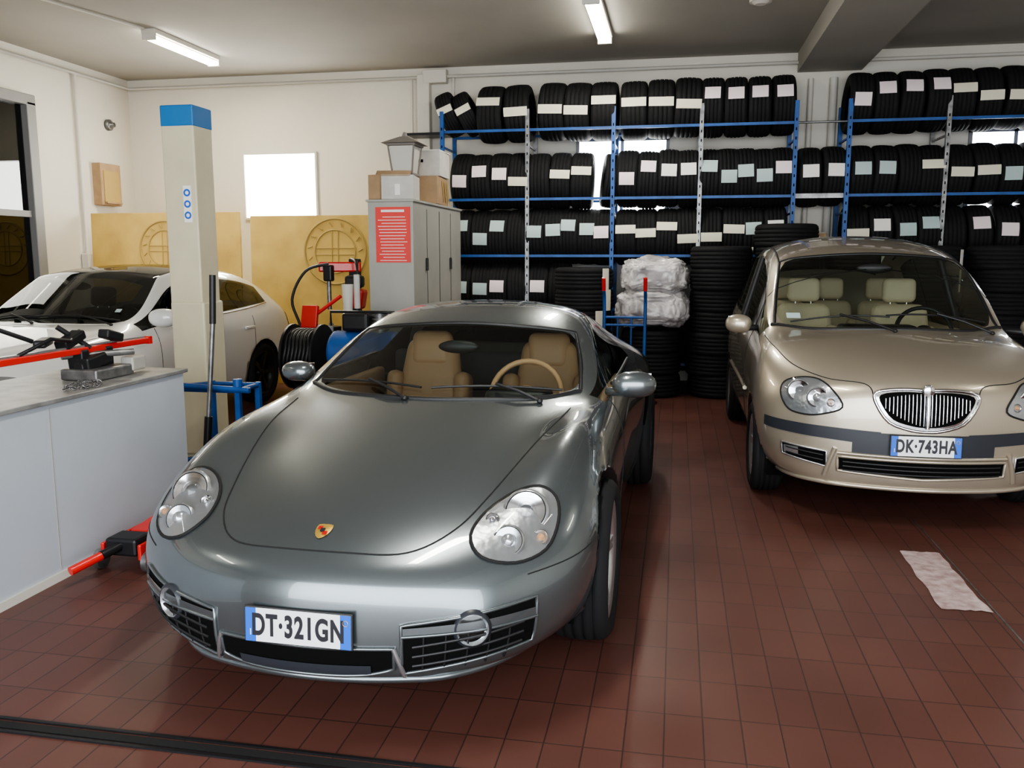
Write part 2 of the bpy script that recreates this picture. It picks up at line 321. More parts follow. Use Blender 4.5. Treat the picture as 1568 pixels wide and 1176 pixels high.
# ---------------------------------------------------------------- cars
def spline(pts,n,closed=False):
    P=[Vector(p) for p in pts]; N=len(P); out=[]
    for i in range(N if closed else N-1):
        g=(lambda k:P[k%N]) if closed else (lambda k:P[max(0,min(N-1,k))])
        a,b_,c,d=g(i-1),g(i),g(i+1),g(i+2)
        for j in range(n):
            t=j/n; out.append(.5*((2*b_)+(c-a)*t+(2*a-5*b_+4*c-d)*t*t+(3*b_-a-3*c+d)*t**3))
    if not closed: out.append(P[-1])
    return out
def build_body(rows,xr,matcell,creases,wheels,Ra,paint,lvl=3,zs=1.0):
    bm=bmesh.new(); cl=bm.edges.layers.float.new('crease_edge'); G=[]
    for y,sw,p in rows:
        ring=[]
        for k,(x,z) in enumerate(p): ring.append(bm.verts.new((x,y+sw*min(x/xr,1)**2,z*zs)))
        for k in range(10,0,-1):
            x,z=p[k]; ring.append(bm.verts.new((-x,y+sw*min(x/xr,1)**2,z*zs)))
        G.append(ring)
    mats=[paint,'glass','black','darkglass']
    for i in range(len(G)-1):
        for j in range(22):
            k=j if j<11 else 21-j
            f=bm.faces.new((G[i][j],G[i][(j+1)%22],G[i+1][(j+1)%22],G[i+1][j])); f.material_index=matcell(i,k)
    for R_,fl in ((G[0],0),(G[-1],1)):
        for s in (0,1):
            ix=(lambda k:k) if s==0 else (lambda k:(22-k)%22)
            for j in range(5):
                f=bm.faces.new([R_[ix(j)],R_[ix(j+1)],R_[ix(10-j)],R_[ix(11-j)]]); f.material_index=matcell(-1 if fl==0 else 99,j)
    def setc(a,c_,v):
        e=bm.edges.get((a,c_))
        if e: e[cl]=v
    for t,i0,i1,k,v in creases:
        for sgn in (0,1):
            ix=(lambda kk:kk) if sgn==0 else (lambda kk:(22-kk)%22)
            if t=='c':
                for i in range(i0,i1): setc(G[i][ix(k)],G[i+1][ix(k)],v)
            else:
                for kk in range(i0,i1): setc(G[k][ix(kk)],G[k][ix(kk+1)],v)
    bmesh.ops.recalc_face_normals(bm,faces=bm.faces[:])
    me=bpy.data.meshes.new('tmp'); bm.to_mesh(me); bm.free()
    for x in mats: me.materials.append(M[x])
    o=bpy.data.objects.new('tmp',me); S.collection.objects.link(o)
    md=o.modifiers.new('s','SUBSURF'); md.levels=lvl; md.render_levels=lvl
    bpy.context.view_layer.update(); dg=bpy.context.evaluated_depsgraph_get()
    me2=bpy.data.meshes.new_from_object(o.evaluated_get(dg)); bpy.data.objects.remove(o)
    bm=bmesh.new(); bm.from_mesh(me2); bvh=BVHTree.FromBMesh(bm)
    for (yw,zw) in wheels:
        mk={v for v in bm.verts if abs(v.co.x)>.5 and math.hypot(v.co.y-yw,v.co.z-zw)<Ra}
        bmesh.ops.delete(bm,geom=[f for f in bm.faces if all(v in mk for v in f.verts)],context='FACES')
        for v in list(mk):
            if v.is_valid and v.link_faces:
                dy,dz=v.co.y-yw,v.co.z-zw; r=math.hypot(dy,dz) or 1
                if abs(v.co.x)>.6: v.co.y=yw+dy/r*Ra; v.co.z=zw+dz/r*Ra
        ed=[e for e in bm.edges if e.is_boundary and all(abs(math.hypot(v.co.y-yw,v.co.z-zw)-Ra)<.002 for v in e.verts)]
        r=bmesh.ops.extrude_edge_only(bm,edges=ed)
        for v in r['geom']:
            if isinstance(v,bmesh.types.BMVert): v.co.x-=math.copysign(.10,v.co.x)
        for f in r['geom']:
            if isinstance(f,bmesh.types.BMFace): f.material_index=2
    bm.normal_update(); bm.to_mesh(me2); bm.free()
    for p in me2.polygons: p.use_smooth=True
    o=bpy.data.objects.new('body',me2); S.collection.objects.link(o)
    return o,bvh
def cast(bvh,o,d,fb=None):
    h=bvh.ray_cast(Vector(o),Vector(d).normalized())
    if h[0] is None:
        h=bvh.find_nearest(Vector(o)+Vector(d).normalized()*.5)
    return h[0],h[1]
def decal(b,bvh,c,n,up,outl,m,off=.004,dome=0,rings=5,smooth=4,mrim=None):
    n=Vector(n).normalized(); up=Vector(up); t1=up.cross(n).normalized(); t2=n.cross(t1); c=Vector(c)
    O=[Vector((p[0],p[1],0)) for p in outl]; O=spline(O,smooth,True) if smooth else O
    ce=sum(O,Vector())/len(O); N=len(O); vs=[]
    for j in range(rings+1):
        s_=1-j/rings
        for p in O:
            q=ce+(p-ce)*s_; P=c+t1*q.x+t2*q.y
            h,_=cast(bvh,P+n*.5,-n); vs.append(h+n*(off+dome*(1-s_*s_)))
            if j==rings: break
    fs=[]
    for j in range(rings-1):
        for i in range(N): fs.append((j*N+i,j*N+(i+1)%N,(j+1)*N+(i+1)%N,(j+1)*N+i))
    for i in range(N): fs.append(((rings-1)*N+i,(rings-1)*N+(i+1)%N,rings*N))
    b.add(vs,fs,m,True)
    if mrim: b.tube(vs[:N],mrim[1],mrim[0],6,True)
    return vs[:N]
def seam(b,bvh,pts,n,r=.0025,m='seam',closed=False,sm=6,off=0):
    P=spline(pts,sm,closed); n=Vector(n).normalized()
    b.tube([cast(bvh,p+n*.4,-n)[0]+n*off for p in P],r,m,6,closed)
def band(b,bvh,a0,a1,z0,z1,m,off=.004,n=16,nz=4,C=(0,0),rim=None):
    f0=z0 if callable(z0) else (lambda t:z0); f1=z1 if callable(z1) else (lambda t:z1)
    vs=[]
    for i in range(n+1):
        t=i/n; a=rad(a0+(a1-a0)*t); d=Vector((math.sin(a),-math.cos(a),0))
        for j in range(nz+1):
            z=f0(t)+(f1(t)-f0(t))*j/nz; h,_=cast(bvh,Vector((C[0],C[1],z))+d*2.5,-d); vs.append(h+d*off)
    K=nz+1
    b.add(vs,[(i*K+j,(i+1)*K+j,(i+1)*K+j+1,i*K+j+1) for i in range(n) for j in range(nz)],m,True)
    if rim:
        loop=[vs[i*K] for i in range(n+1)]+[vs[n*K+j] for j in range(1,K)]+[vs[i*K+nz] for i in range(n-1,-1,-1)]+[vs[j] for j in range(nz-1,0,-1)]
        b.tube(loop,rim[1],rim[0],6,True)
def bline(b,bvh,a0,a1,z0,z1,m,r,off=0,n=16,C=(0,0)):
    pts=[]
    for i in range(n+1):
        t=i/n; a=rad(a0+(a1-a0)*t); d=Vector((math.sin(a),-math.cos(a),0)); h,_=cast(bvh,Vector((C[0],C[1],z0+(z1-z0)*t))+d*2.5,-d); pts.append(h+d*off)
    b.tube(pts,r,m,6)
def wheel(par,x,y,R,w,rim,spokes,name,mrim='silver'):
    s=1 if x>0 else -1; b=MB()
    T=Matrix.Translation((x,y,R))@Matrix.Diagonal((s,1,1,1))
    ri=rim-.01; h=w/2
    b.rev(tyre_profile(R,w,ri),'rubber',48,T)
    b.rev([(ri+.005,-h*.8),(ri-.03,-h*.6),(ri-.035,h*.4),(ri-.01,h*.7),(ri+.012,h*.86),(ri+.016,h*.84),(ri+.012,h*.7)],mrim,40,T)
    b.rev([(0,-h*.3),(ri-.03,-h*.3)],'void',24,T); b.rev([(0,-.0),(rim*.62,-.0),(rim*.62,-.03)],'steel',28,T)
    b.rev([(0,h*.62),(.03,h*.62),(.055,h*.5),(.06,h*.2)],mrim,20,T)
    for i in range(spokes):
        a=2*math.pi*i/spokes
        for da in (-.07,.07):
            p0=Vector((h*.50,.035*math.cos(a),.035*math.sin(a))); p1=Vector((h*.70,(ri-.005)*math.cos(a+da),(ri-.005)*math.sin(a+da)))
            d=p1-p0; t=Vector((0,-d.z,d.y)).normalized()*.014; u=Vector((.012,0,0))
            vs=[p0-t*1.3-u*2,p0+t*1.3-u*2,p0+t*1.1+u,p0-t*1.1+u,p1-t-u*2,p1+t-u*2,p1+t*.8+u*.6,p1-t*.8+u*.6]
            b.add(vs,[(0,1,5,4),(1,2,6,5),(2,3,7,6),(3,0,4,7)],mrim,False,T)
    return b.obj(name,par)
def wells(par,wheels,Ra,xi,xo):
    b=MB()
    for (yw,zw) in wheels:
        for s in (1,-1):
            T=Matrix.Translation((0,yw,zw))@Matrix.Diagonal((s,1,1,1))
            b.rev([(0,xi),(Ra*1.0,xi),(Ra*1.0,xo)],'void',24,T,-22,202)
    b.obj('wheel_wells',par)
def seat(par,x,y,z,w,h,m,integral,name):
    b=MB()
    b.box((x,y-.05,z),(w,.5,.17),m,RX(5),.06,5); 
    R=RX(-14); bh=h
    b.box((x,y+.26,z+bh/2+.02),(w,.15,bh),m,R,.065,5,taper=(.62 if integral else .85,.8))
    for s in (-1,1): b.box((x+s*w*.42,y+.20,z+bh*.38),(.10,.16,bh*.68),m,R,.045,4)
    if integral: b.box((x,y+.30,z+bh*.92),(w*.50,.11,.22),m,R,.05,5)
    else:
        b.box((x,y+.35,z+bh+.12),(w*.52,.10,.19),m,RX(-8),.045,5)
        for s in (-.06,.06): b.cyl((x+s,y+.33,z+bh-.05),(x+s,y+.35,z+bh+.1),.007,'chrome',n=8)
    b.obj(name,par)
def steering(par,x,y,z,m):
    b=MB(); pts=[]; R=RX(62)
    for i in range(32):
        a=2*math.pi*i/32; pts.append(Vector((x,y,z))+R@Vector((.185*math.cos(a),.185*math.sin(a),0)))
    b.tube(pts,.015,m,8,True); b.ell((x,y,z),(.06,.05,.03),m,R)
    for a in (0,180,270): b.tube([Vector((x,y,z)),Vector((x,y,z))+R@Vector((.18*math.cos(rad(a)),.18*math.sin(rad(a)),0))],.012,m)
    b.cyl((x,y,z),(x,y-.35,z-.12),.03,'black'); b.obj('steering_wheel',par)
def plate(par,loc,tilt,txt):
    e=bpy.data.objects.new('license_plate',None); S.collection.objects.link(e); e.parent=par; e.location=loc; e.rotation_euler=(rad(90-tilt),0,0)
    b=MB(); b.box((0,0,-.004),(.37,.12,.008),'black',bev=.003); b.box((0,0,.001),(.36,.11,.004),'platewhite')
    for s in (-1,1): b.box((s*.162,0,.0025),(.036,.11,.003),'plateblue')
    pts=[(.162+.009*math.cos(a*math.pi/8),.03+.009*math.sin(a*math.pi/8),.0045) for a in range(16)]; b.tube(pts,.001,'gold',4,True)
    b.obj('plate_panel',e)
    text('plate_text',txt,.098,'ink',e,(0,-.002,.004),(0,0,0),.64,.0034,1.12); text('plate_country','I',.03,'platewhite',e,(-.162,-.025,.0045),(0,0,0))
def wiper(b,bvh,p0,p1,piv):
    n=Vector((0,-.6,.8)).normalized()
    q=[cast(bvh,Vector(p0).lerp(Vector(p1),i/8)+n*.4,-n)[0]+n*.012 for i in range(9)]
    b.tube(q,.006,'black',6); m_=q[4]+n*.015; pv=cast(bvh,Vector(piv)+n*.4,-n)[0]+n*.01
    b.tube([pv,pv.lerp(m_,.5)+n*.012,m_],.008,'black',6); b.ell(pv,(.015,.015,.012),'black')
def mirror(par,c,r,paint,arm,s,name):
    b=MB(); b.ell(c,r,paint,RZ(s*12),p=.85); b.ell((c[0],c[1]+r[1]*.55,c[2]),(r[0]*.86,r[1]*.55,r[2]*.84),'black',RZ(s*12),p=.8)
    b.box((c[0],c[1]+r[1]*1.05,c[2]),(r[0]*1.45,.006,r[2]*1.4),'chrome',RZ(s*12)); b.tube([arm,((arm[0]+c[0])/2,c[1],(arm[2]+c[2])/2-.012),(c[0],c[1],c[2]-r[2]*.6)],.022,'black' if paint!='paint_grey' else paint,8)
    b.obj(name,par)
def lampset(b,bv,c,n,up,s,items,tilt):
    N=Vector(n).normalized(); t1=Vector(up).cross(N).normalized(); t2=N.cross(t1)
    for dx,dy,r,m2,core in items:
        h,_=cast(bv,Vector(c)+t1*dx*s+t2*dy+N*.5,-N); D=(N+Vector(tilt)).normalized(); T=Matrix.Translation(h-D*.004)@Vector((1,0,0)).rotation_difference(D).to_matrix().to_4x4()
        b.rev([(r*1.14,0),(r*1.12,.010),(r,.014)],'lampdark',28,T); b.rev([(r*1.0,.0135),(r*.94,.0125)],'seam',28,T); b.rev([(r*.94,.0125),(r*.7,.008),(r*.35,.004)],m2,28,T)
        b.rev([(r*.5,.005),(r*.46,.016),(r*.3,.024),(0,.028)],core,20,T)
# ============ sports car (grey)
car=empty('sports_car',(-1.13,3.35,0),-rad(1.2))
lo=[(0,.16),(.35,.16),(.70,.16)]
rows=[
(-.94,.22,[(0,.20),(.14,.20),(.28,.20),(.40,.21),(.51,.24),(.58,.31),(.58,.42),(.48,.475),(.37,.49),(.25,.495),(.12,.50),(0,.50)]),
(-.88,.24,[(0,.165),(.25,.165),(.46,.165),(.63,.19),(.73,.27),(.77,.39),(.74,.50),(.62,.555),(.46,.565),(.30,.57),(.15,.575),(0,.575)]),
(-.70,.20,[(0,.16),(.3,.16),(.56,.16),(.76,.20),(.84,.32),(.865,.46),(.825,.585),(.70,.66),(.53,.64),(.36,.645),(.18,.655),(0,.66)]),
(-.40,.08,lo+[(.85,.22),(.89,.38),(.895,.55),(.83,.70),(.69,.78),(.53,.715),(.36,.725),(.18,.735),(0,.74)]),
(-.05,0,lo+[(.87,.22),(.91,.40),(.91,.61),(.845,.785),(.71,.87),(.56,.79),(.38,.80),(.19,.815),(0,.82)]),
(.22,0,lo+[(.87,.22),(.90,.40),(.905,.63),(.86,.80),(.745,.89),(.60,.845),(.42,.855),(.2,.87),(0,.875)]),
(.40,.29,lo+[(.86,.2),(.875,.38),(.895,.62),(.875,.79),(.81,.885),(.755,.905),(.705,.912),(.36,.912),(0,.905)]),
(.78,.22,lo+[(.86,.2),(.87,.38),(.895,.63),(.88,.80),(.82,.90),(.73,1.01),(.665,1.045),(.34,1.065),(0,1.07)]),
(1.12,.13,lo+[(.86,.2),(.87,.38),(.895,.64),(.88,.81),(.82,.91),(.67,1.13),(.595,1.175),(.30,1.215),(0,1.225)]),
(1.50,.03,lo+[(.86,.2),(.87,.38),(.90,.65),(.885,.82),(.82,.92),(.63,1.19),(.555,1.285),(.28,1.33),(0,1.34)]),
(2.0,0,lo+[(.87,.2),(.89,.38),(.92,.66),(.905,.84),(.82,.94),(.62,1.15),(.53,1.25),(.27,1.295),(0,1.305)]),
(2.5,0,lo+[(.88,.2),(.92,.38),(.945,.66),(.92,.85),(.82,.95),(.62,1.07),(.50,1.14),(.26,1.18),(0,1.19)]),
(3.0,0,lo+[(.86,.22),(.90,.38),(.92,.64),(.88,.84),(.77,.92),(.62,.955),(.48,.985),(.25,1.005),(0,1.015)]),
(3.34,-.12,lo+[(.80,.24),(.86,.38),(.87,.58),(.82,.78),(.70,.85),(.56,.87),(.42,.875),(.2,.885),(0,.89)]),
(3.44,-.22,[(0,.25),(.2,.25),(.4,.26),(.55,.3),(.66,.36),(.70,.5),(.68,.68),(.6,.75),(.5,.77),(.35,.78),(.17,.785),(0,.79)])]
def mc(i,k):
    if i in (6,7) and k in (9,10): return 1
    if k==7 and 6<=i<=9: return 1
    if i in (10,11) and k in (9,10): return 3
    return 0
cr=[('r',9,11,6,.9),('r',9,11,8,.85),('c',6,8,9,.9),('c',6,10,7,.8),('c',6,10,8,.7),('c',10,12,9,.5),('c',0,14,2,.5)]
wh=[(0,.325),(2.415,.33)]
body,bv=build_body(rows,.72,mc,cr,wh,.365,'paint_grey',zs=.965); body.parent=car
wells(car,wh,.372,.45,.80)
for s,n in ((1,'left'),(-1,'right')):
    wheel(car,s*.80,0,.325,.235,.235,5,'front_wheel_'+n); wheel(car,s*.815,2.415,.33,.265,.235,5,'rear_wheel_'+n)
b=MB()
seam(b,bv,[(-.665,.46,.9),(-.63,.2,.8),(-.575,-.1,.8),(-.50,-.42,.7),(-.43,-.64,.7),(-.31,-.775,.6),(-.12,-.82,.6),(.12,-.82,.6),(.31,-.775,.6),(.43,-.64,.7),(.50,-.42,.7),(.575,-.1,.8),(.63,.2,.8),(.665,.46,.9)],(0,-.1,1),.003)
for s in (1,-1):
    for y in (.72,1.93): seam(b,bv,[(s*.9,y-.02,.24),(s*.9,y,.5),(s*.9,y+.02,.76),(s*.8,y+.03,.86)],(s,0,.0),.003)
    seam(b,bv,[(s*.9,.70,.24),(s*.9,1.3,.22),(s*.9,1.91,.24)],(s,0,0),.003)
    bline(b,bv,s*46,s*66,.49,.52,'seam',.0025)
    b.box((s*.915,1.75,.78),(.02,.17,.03),'paint_grey',bev=.008,seg=3)
    decal(b,bv,(s*.9,2.12,.62),(s,0,0),(0,0,1),[(-.07,-.14),(.07,-.10),(.08,.12),(-.04,.14)],'void')
    seam(b,bv,[(s*.80,1.0,.89),(s*.80,1.4,.895),(s*.80,1.9,.91)],(s,0,.5),.010,'black')
b.obj('panel_gaps',car)
b=MB()
for s in (1,-1):
    band(b,bv,s*20,s*47,lambda t:.205+.055*t,lambda t:.375+.045*t,'void',.003,n=22,rim=('paint_grey',.007))
    for j in range(3): bline(b,bv,s*22,s*44,.235+j*.034,.275+j*.036,'black',.006,.006)
    for j in range(5): bline(b,bv,s*(24+4.2*j),s*(24.2+4.2*j),.22,.34,'black',.004,.005,n=3)
    band(b,bv,s*20,s*47,lambda t:.340+.012*t,lambda t:.366+.02*t,'paint_grey',.007,n=20); bline(b,bv,s*20,s*47,.338,.354,'paint_grey',.006,.006,n=20)
    d=Vector((math.sin(rad(s*33.5)),-math.cos(rad(s*33.5)),0)); h,_=cast(bv,Vector((0,0,.350))+d*2.5,-d)
    D=Vector((s*.42,-1,0)).normalized(); T=Matrix.Translation(h-d*.010)@Vector((1,0,0)).rotation_difference(D).to_matrix().to_4x4()
    b.rev([(.064,-.03),(.063,.014),(.053,.022)],'bumperblack',28,T); b.rev([(.053,.02),(.04,.004),(.0,.0)],'reflector',28,T); b.rev([(.018,.0),(.016,.012),(0,.015)],'chrome',18,T); b.rev([(.053,.021),(.03,.027),(0,.029)],'lens',28,T)
band(b,bv,-18.5,18.5,lambda t:.195+.03*abs(2*t-1)**4,lambda t:.298,'void',.003,n=28,rim=('paint_grey',.007))
band(b,bv,-14,14,.205,.24,'bumperblack',.008,n=20)
for s in (1,-1): bline(b,bv,s*18.4,s*20.6,.30,.195,'silver',.009,.003,n=6)  # silver strips paint bright highlights onto the body edges beside the centre opening
bline(b,bv,-62,62,.172,.172,'paint_grey',.014,.004,n=40)
b.obj('front_bumper_intakes',car)
h,_=cast(bv,(0,-2,.36),(0,1,0)); plate(car,(0,h.y-.012,.362),3,'DT\u00b7321GN')
for s,nm in ((1,'left'),(-1,'right')):
    b=MB(); c=(s*.628,-.55,.645); n=(s*.02,-.62,.78); up=(0,.78,.62)
    base=[(-.14,-.10),(-.115,.03),(-.04,.14),(.045,.18),(.112,.14),(.132,.04),(.108,-.08),(.02,-.165),(-.085,-.18)]
    ol=[(p[0]*s,p[1]*1.02) for p in base]
    decal(b,bv,c,n,up,ol,'lampdark',.004,0,6,mrim=('seam',.006))
    decal(b,bv,c,n,up,[(p[0]*.97,p[1]*.97) for p in ol],'lens',.010,.032,7)
    lampset(b,bv,c,n,up,s,[(.02,.05,.072,'chrome','lens'),(-.015,-.095,.05,'reflector','reflector'),(-.085,-.01,.022,'chrome','chrome'),(.085,-.045,.026,'reflector','amber')],(0,-.45,-.15))
    b.obj('headlight_'+nm,car)
b=MB(); c=(0,-.73,.60); n=(0,-.5,.85); up=(0,.85,.5)
decal(b,bv,c,n,up,[(-.026,.032),(0,.036),(.026,.032),(.027,0),(.016,-.026),(0,-.038),(-.016,-.026),(-.027,0)],'gold',.003,.004,2,2)
for p in ((-.012,.012),(.012,-.012)): decal(b,bv,c,n,up,[(p[0]-.008,p[1]+.009),(p[0]+.008,p[1]+.009),(p[0]+.008,p[1]-.009),(p[0]-.008,p[1]-.009)],'redlamp',.007,0,1,0)
decal(b,bv,c,n,up,[(-.008,.01),(.008,.01),(.008,-.006),(0,-.012),(-.008,-.006)],'ink',.0085,0,1,0); b.obj('badge',car)
b=MB(); wiper(b,bv,(-.62,.66,.93),(-.05,.50,.91),(-.1,.40,.88)); wiper(b,bv,(.0,.50,.91),(.60,.62,.93),(.52,.48,.88))
seam(b,bv,[(-.68,.68,.9),(-.45,.50,.9),(0,.41,.9),(.45,.50,.9),(.68,.68,.9)],(0,-.3,1),.011,'black',off=.0)
for s in (1,-1): seam(b,bv,[(s*.68,.69,.89),(s*.645,.95,1.0),(s*.585,1.20,1.12)],(0,-.6,.8),.011,'black',off=-.003)
seam(b,bv,[(-.585,1.205,1.13),(-.3,1.135,1.165),(0,1.12,1.175),(.3,1.135,1.165),(.585,1.205,1.13)],(0,-.5,.8),.012,'black',off=-.004)
b.obj('wipers_and_seals',car)
mirror(car,(.93,.74,.925),(.105,.07,.062),'paint_grey',(.80,.82,.875),1,'side_mirror_left'); mirror(car,(-.85,.86,.925),(.09,.07,.052),'paint_grey',(-.78,.90,.885),-1,'side_mirror_right')
seat(car,.36,1.38,.38,.50,.64,'tan',True,'driver_seat'); seat(car,-.36,1.38,.38,.50,.64,'tan',True,'passenger_seat'); steering(car,.36,.98,.82,'tan')
b=MB(); b.box((0,1.2,.27),(1.4,1.9,.12),'darkfab'); b.box((0,.72,.72),(1.4,.34,.20),'tan',RX(0),.07,5); b.box((0,.66,.785),(1.22,.28,.05),'black',None,.02,3); b.box((.36,.80,.84),(.32,.2,.08),'black',None,.035,4)
for s in (1,-1): b.box((s*.76,1.25,.60),(.06,1.2,.46),'tan',None,.02,3)
b.box((0,1.25,.45),(.2,.9,.25),'tan',None,.03,3); b.box((0,1.98,.62),(1.4,.10,.62),'darkfab',None,.03,3); b.box((0,2.5,.86),(1.3,1.0,.06),'darkfab'); b.ell((0,.98,1.06),(.11,.02,.035),'black')
b.tube(spline([(-.56,1.9,.8),(-.52,1.88,1.08),(-.3,1.88,1.15),(.3,1.88,1.15),(.52,1.88,1.08),(.56,1.9,.8)],5),.03,'darkfab'); b.obj('cabin_interior',car)
# ============ beige compact MPV
car=empty('compact_mpv_car',(1.365,5.76,0),0)
lo=[(0,.20),(.3,.20),(.66,.20)]
rows=[
(-.81,.22,[(0,.25),(.15,.25),(.30,.25),(.44,.26),(.56,.30),(.62,.38),(.62,.60),(.53,.71),(.40,.74),(.27,.755),(.13,.765),(0,.77)]),
(-.75,.22,[(0,.2),(.25,.2),(.5,.2),(.66,.23),(.75,.34),(.79,.48),(.765,.66),(.65,.78),(.48,.82),(.32,.84),(.16,.85),(0,.855)]),
(-.55,.18,[(0,.2),(.3,.2),(.60,.2),(.77,.24),(.83,.38),(.85,.55),(.83,.73),(.74,.86),(.56,.90),(.37,.92),(.18,.93),(0,.935)]),
(-.25,.05,lo+[(.82,.26),(.86,.42),(.87,.62),(.845,.82),(.77,.93),(.60,.97),(.4,.985),(.2,.995),(0,1.0)]),
(-.04,0,lo+[(.83,.26),(.86,.45),(.875,.65),(.85,.87),(.79,.965),(.65,1.01),(.43,1.03),(.2,1.04),(0,1.045)]),
(.08,.27,lo+[(.83,.26),(.855,.45),(.875,.65),(.855,.89),(.80,.99),(.755,1.025),(.715,1.035),(.36,1.065),(0,1.075)]),
(.46,.20,lo+[(.83,.26),(.855,.45),(.875,.66),(.86,.91),(.81,1.01),(.735,1.25),(.68,1.295),(.34,1.33),(0,1.34)]),
(.88,.12,lo+[(.83,.26),(.855,.45),(.875,.67),(.86,.93),(.81,1.03),(.685,1.45),(.62,1.51),(.31,1.545),(0,1.555)]),
(1.4,.02,lo+[(.83,.26),(.855,.45),(.875,.67),(.86,.94),(.81,1.04),(.67,1.53),(.595,1.625),(.30,1.69),(0,1.70)]),
(2.2,0,lo+[(.83,.26),(.855,.45),(.875,.67),(.86,.95),(.81,1.05),(.67,1.53),(.59,1.62),(.30,1.685),(0,1.695)]),
(2.85,0,lo+[(.83,.26),(.85,.45),(.87,.67),(.85,.95),(.80,1.06),(.64,1.49),(.57,1.57),(.28,1.62),(0,1.63)]),
(3.10,-.12,lo+[(.78,.28),(.82,.45),(.83,.67),(.82,.95),(.78,1.05),(.66,1.3),(.56,1.38),(.28,1.43),(0,1.44)]),
(3.19,-.2,[(0,.3),(.2,.3),(.4,.31),(.56,.35),(.68,.42),(.72,.6),(.70,.85),(.64,.95),(.52,1.0),(.36,1.02),(.17,1.03),(0,1.03)])]
def mc(i,k):
    if i in (5,6) and k in (9,10): return 1
    if k==7 and 5<=i<=9: return 1
    if i==10 and k in (9,10): return 1
    return 0
cr=[('r',9,11,5,.9),('r',9,11,7,.85),('c',5,7,9,.9),('c',5,10,7,.8),('c',5,10,8,.7),('c',0,12,2,.4)]
wh=[(0,.30),(2.51,.30)]
body,bv=build_body(rows,.74,mc,cr,wh,.335,'paint_beige'); body.parent=car; wells(car,wh,.342,.45,.78)
for s,n in ((1,'left'),(-1,'right')):
    wheel(car,s*.765,0,.30,.195,.20,7,'front_wheel_'+n); wheel(car,s*.765,2.51,.30,.195,.20,7,'rear_wheel_'+n)
b=MB()
sh=[(-.262,.088),(-.14,.108),(0,.104),(.14,.108),(.262,.088),(.256,.02),(.19,-.075),(.08,-.115),(0,-.122),(-.08,-.115),(-.19,-.075),(-.256,.02)]
decal(b,bv,(0,-.85,.71),(0,-1,.25),(0,.25,1),sh,'chrome',.012,.004,5,3,mrim=('chrome',.010))
decal(b,bv,(0,-.85,.712),(0,-1,.25),(0,.25,1),[(x*.91,y*.84) for x,y in sh],'void',.020,.003,5,3)
for i in range(-11,12):
    if i==0: continue
    x=i*.0195; zt=.795-.03*(x/.22)**2; zb=.612+.11*(abs(x)/.23)**1.7
    seam(b,bv,[(x,-.85,zb),(x,-.85,zt)],(0,-1,.25),.0034,'chrome',sm=5,off=.026)
seam(b,bv,[(0,-.85,.60),(0,-.85,.82)],(0,-1,.25),.013,'chrome',sm=5,off=.024); b.ell((0,cast(bv,(0,-2,.80),(0,1,0))[0].y-.03,.80),(.032,.012,.036),'chrome')
b.obj('grille',car)
b=MB()
for s in (1,-1): band(b,bv,s*16,s*62,lambda t:.485+.035*t,lambda t:.56+.02*t,'bumperblack',.006,n=30)
band(b,bv,-26,26,lambda t:.43,lambda t:.555,'bumperblack',.008,n=24)
band(b,bv,-31,31,lambda t:.30+.02*abs(2*t-1),lambda t:.405,'void',.006,n=30,rim=('paint_beige',.010))
for z in (.325,.35,.375): bline(b,bv,-29,29,z,z,'black',.006,.009,n=24)
bline(b,bv,-31,31,.425,.425,'paint_beige',.010,.010,n=30)
bline(b,bv,-64,64,.235,.235,'paint_beige',.014,.004,n=40)
for s in (1,-1):
    band(b,bv,s*35,s*52,lambda t:.335+.04*t,lambda t:.425+.02*t,'void',.006,n=12,rim=('silver',.006))
    for z in (.37,.40): bline(b,bv,s*36,s*50,z,z+.02,'black',.005,.008,n=8)
    bline(b,bv,s*32,s*36,.45,.28,'paint_beige',.014,.006,n=6)
    band(b,bv,s*45,s*51,lambda t:.385,lambda t:.43,'reflector',.010,n=5)
b.obj('front_bumper_trim',car)
for s,nm in ((1,'left'),(-1,'right')):
    b=MB(); c=(s*.625,-.68,.765); n=(s*.35,-.85,.38); up=(0,.35,.9)
    base=[(-.19,-.09),(-.15,.0),(-.06,.09),(.05,.12),(.15,.105),(.17,.03),(.12,-.07),(.02,-.115),(-.08,-.12)]
    ol=[(p[0]*s,p[1]) for p in base]
    decal(b,bv,c,n,up,ol,'reflector',.004,0,6,mrim=('seam',.005)); decal(b,bv,c,n,up,ol,'lens',.008,.03,7)
    lampset(b,bv,c,n,up,s,[(.055,.03,.060,'chrome','lens'),(-.055,-.025,.054,'chrome','reflector'),(-.13,-.06,.022,'reflector','amber')],(0,-.6,-.2))
    b.obj('headlight_'+nm,car)
h,_=cast(bv,(0,-2,.50),(0,1,0)); plate(car,(0,h.y-.022,.495),2,'DK\u00b7743HA')
b=MB()
for s in (1,-1):
    seam(b,bv,[(s*.77,.25,1.0),(s*.74,-.1,1),(s*.66,-.4,.95),(s*.50,-.62,.9),(s*.31,-.72,.85),(s*.27,-.77,.8)],(0,-.3,1),.003)
    for y in (.62,1.55,2.3): seam(b,bv,[(s*.9,y,.3),(s*.9,y,.6),(s*.9,y,1.0),(s*.75,y+.02,1.25),(s*.68,y+.06,1.5)],(s,0,0),.003)
    for y in (1.4,2.15): b.box((s*.885,y,.93),(.025,.18,.035),'paint_beige',bev=.01,seg=3)
    seam(b,bv,[(s*.9,.5,.60),(s*.9,1.2,.60),(s*.9,2.1,.60)],(s,0,0),.016,'paint_beige')
    seam(b,bv,[(s*.85,1.57,1.04),(s*.7,1.60,1.3),(s*.66,1.62,1.52)],(s,0,.3),.03,'black')
    seam(b,bv,[(s*.62,.95,1.6),(s*.60,1.8,1.65),(s*.60,2.8,1.6)],(0,0,1),.008,'black')
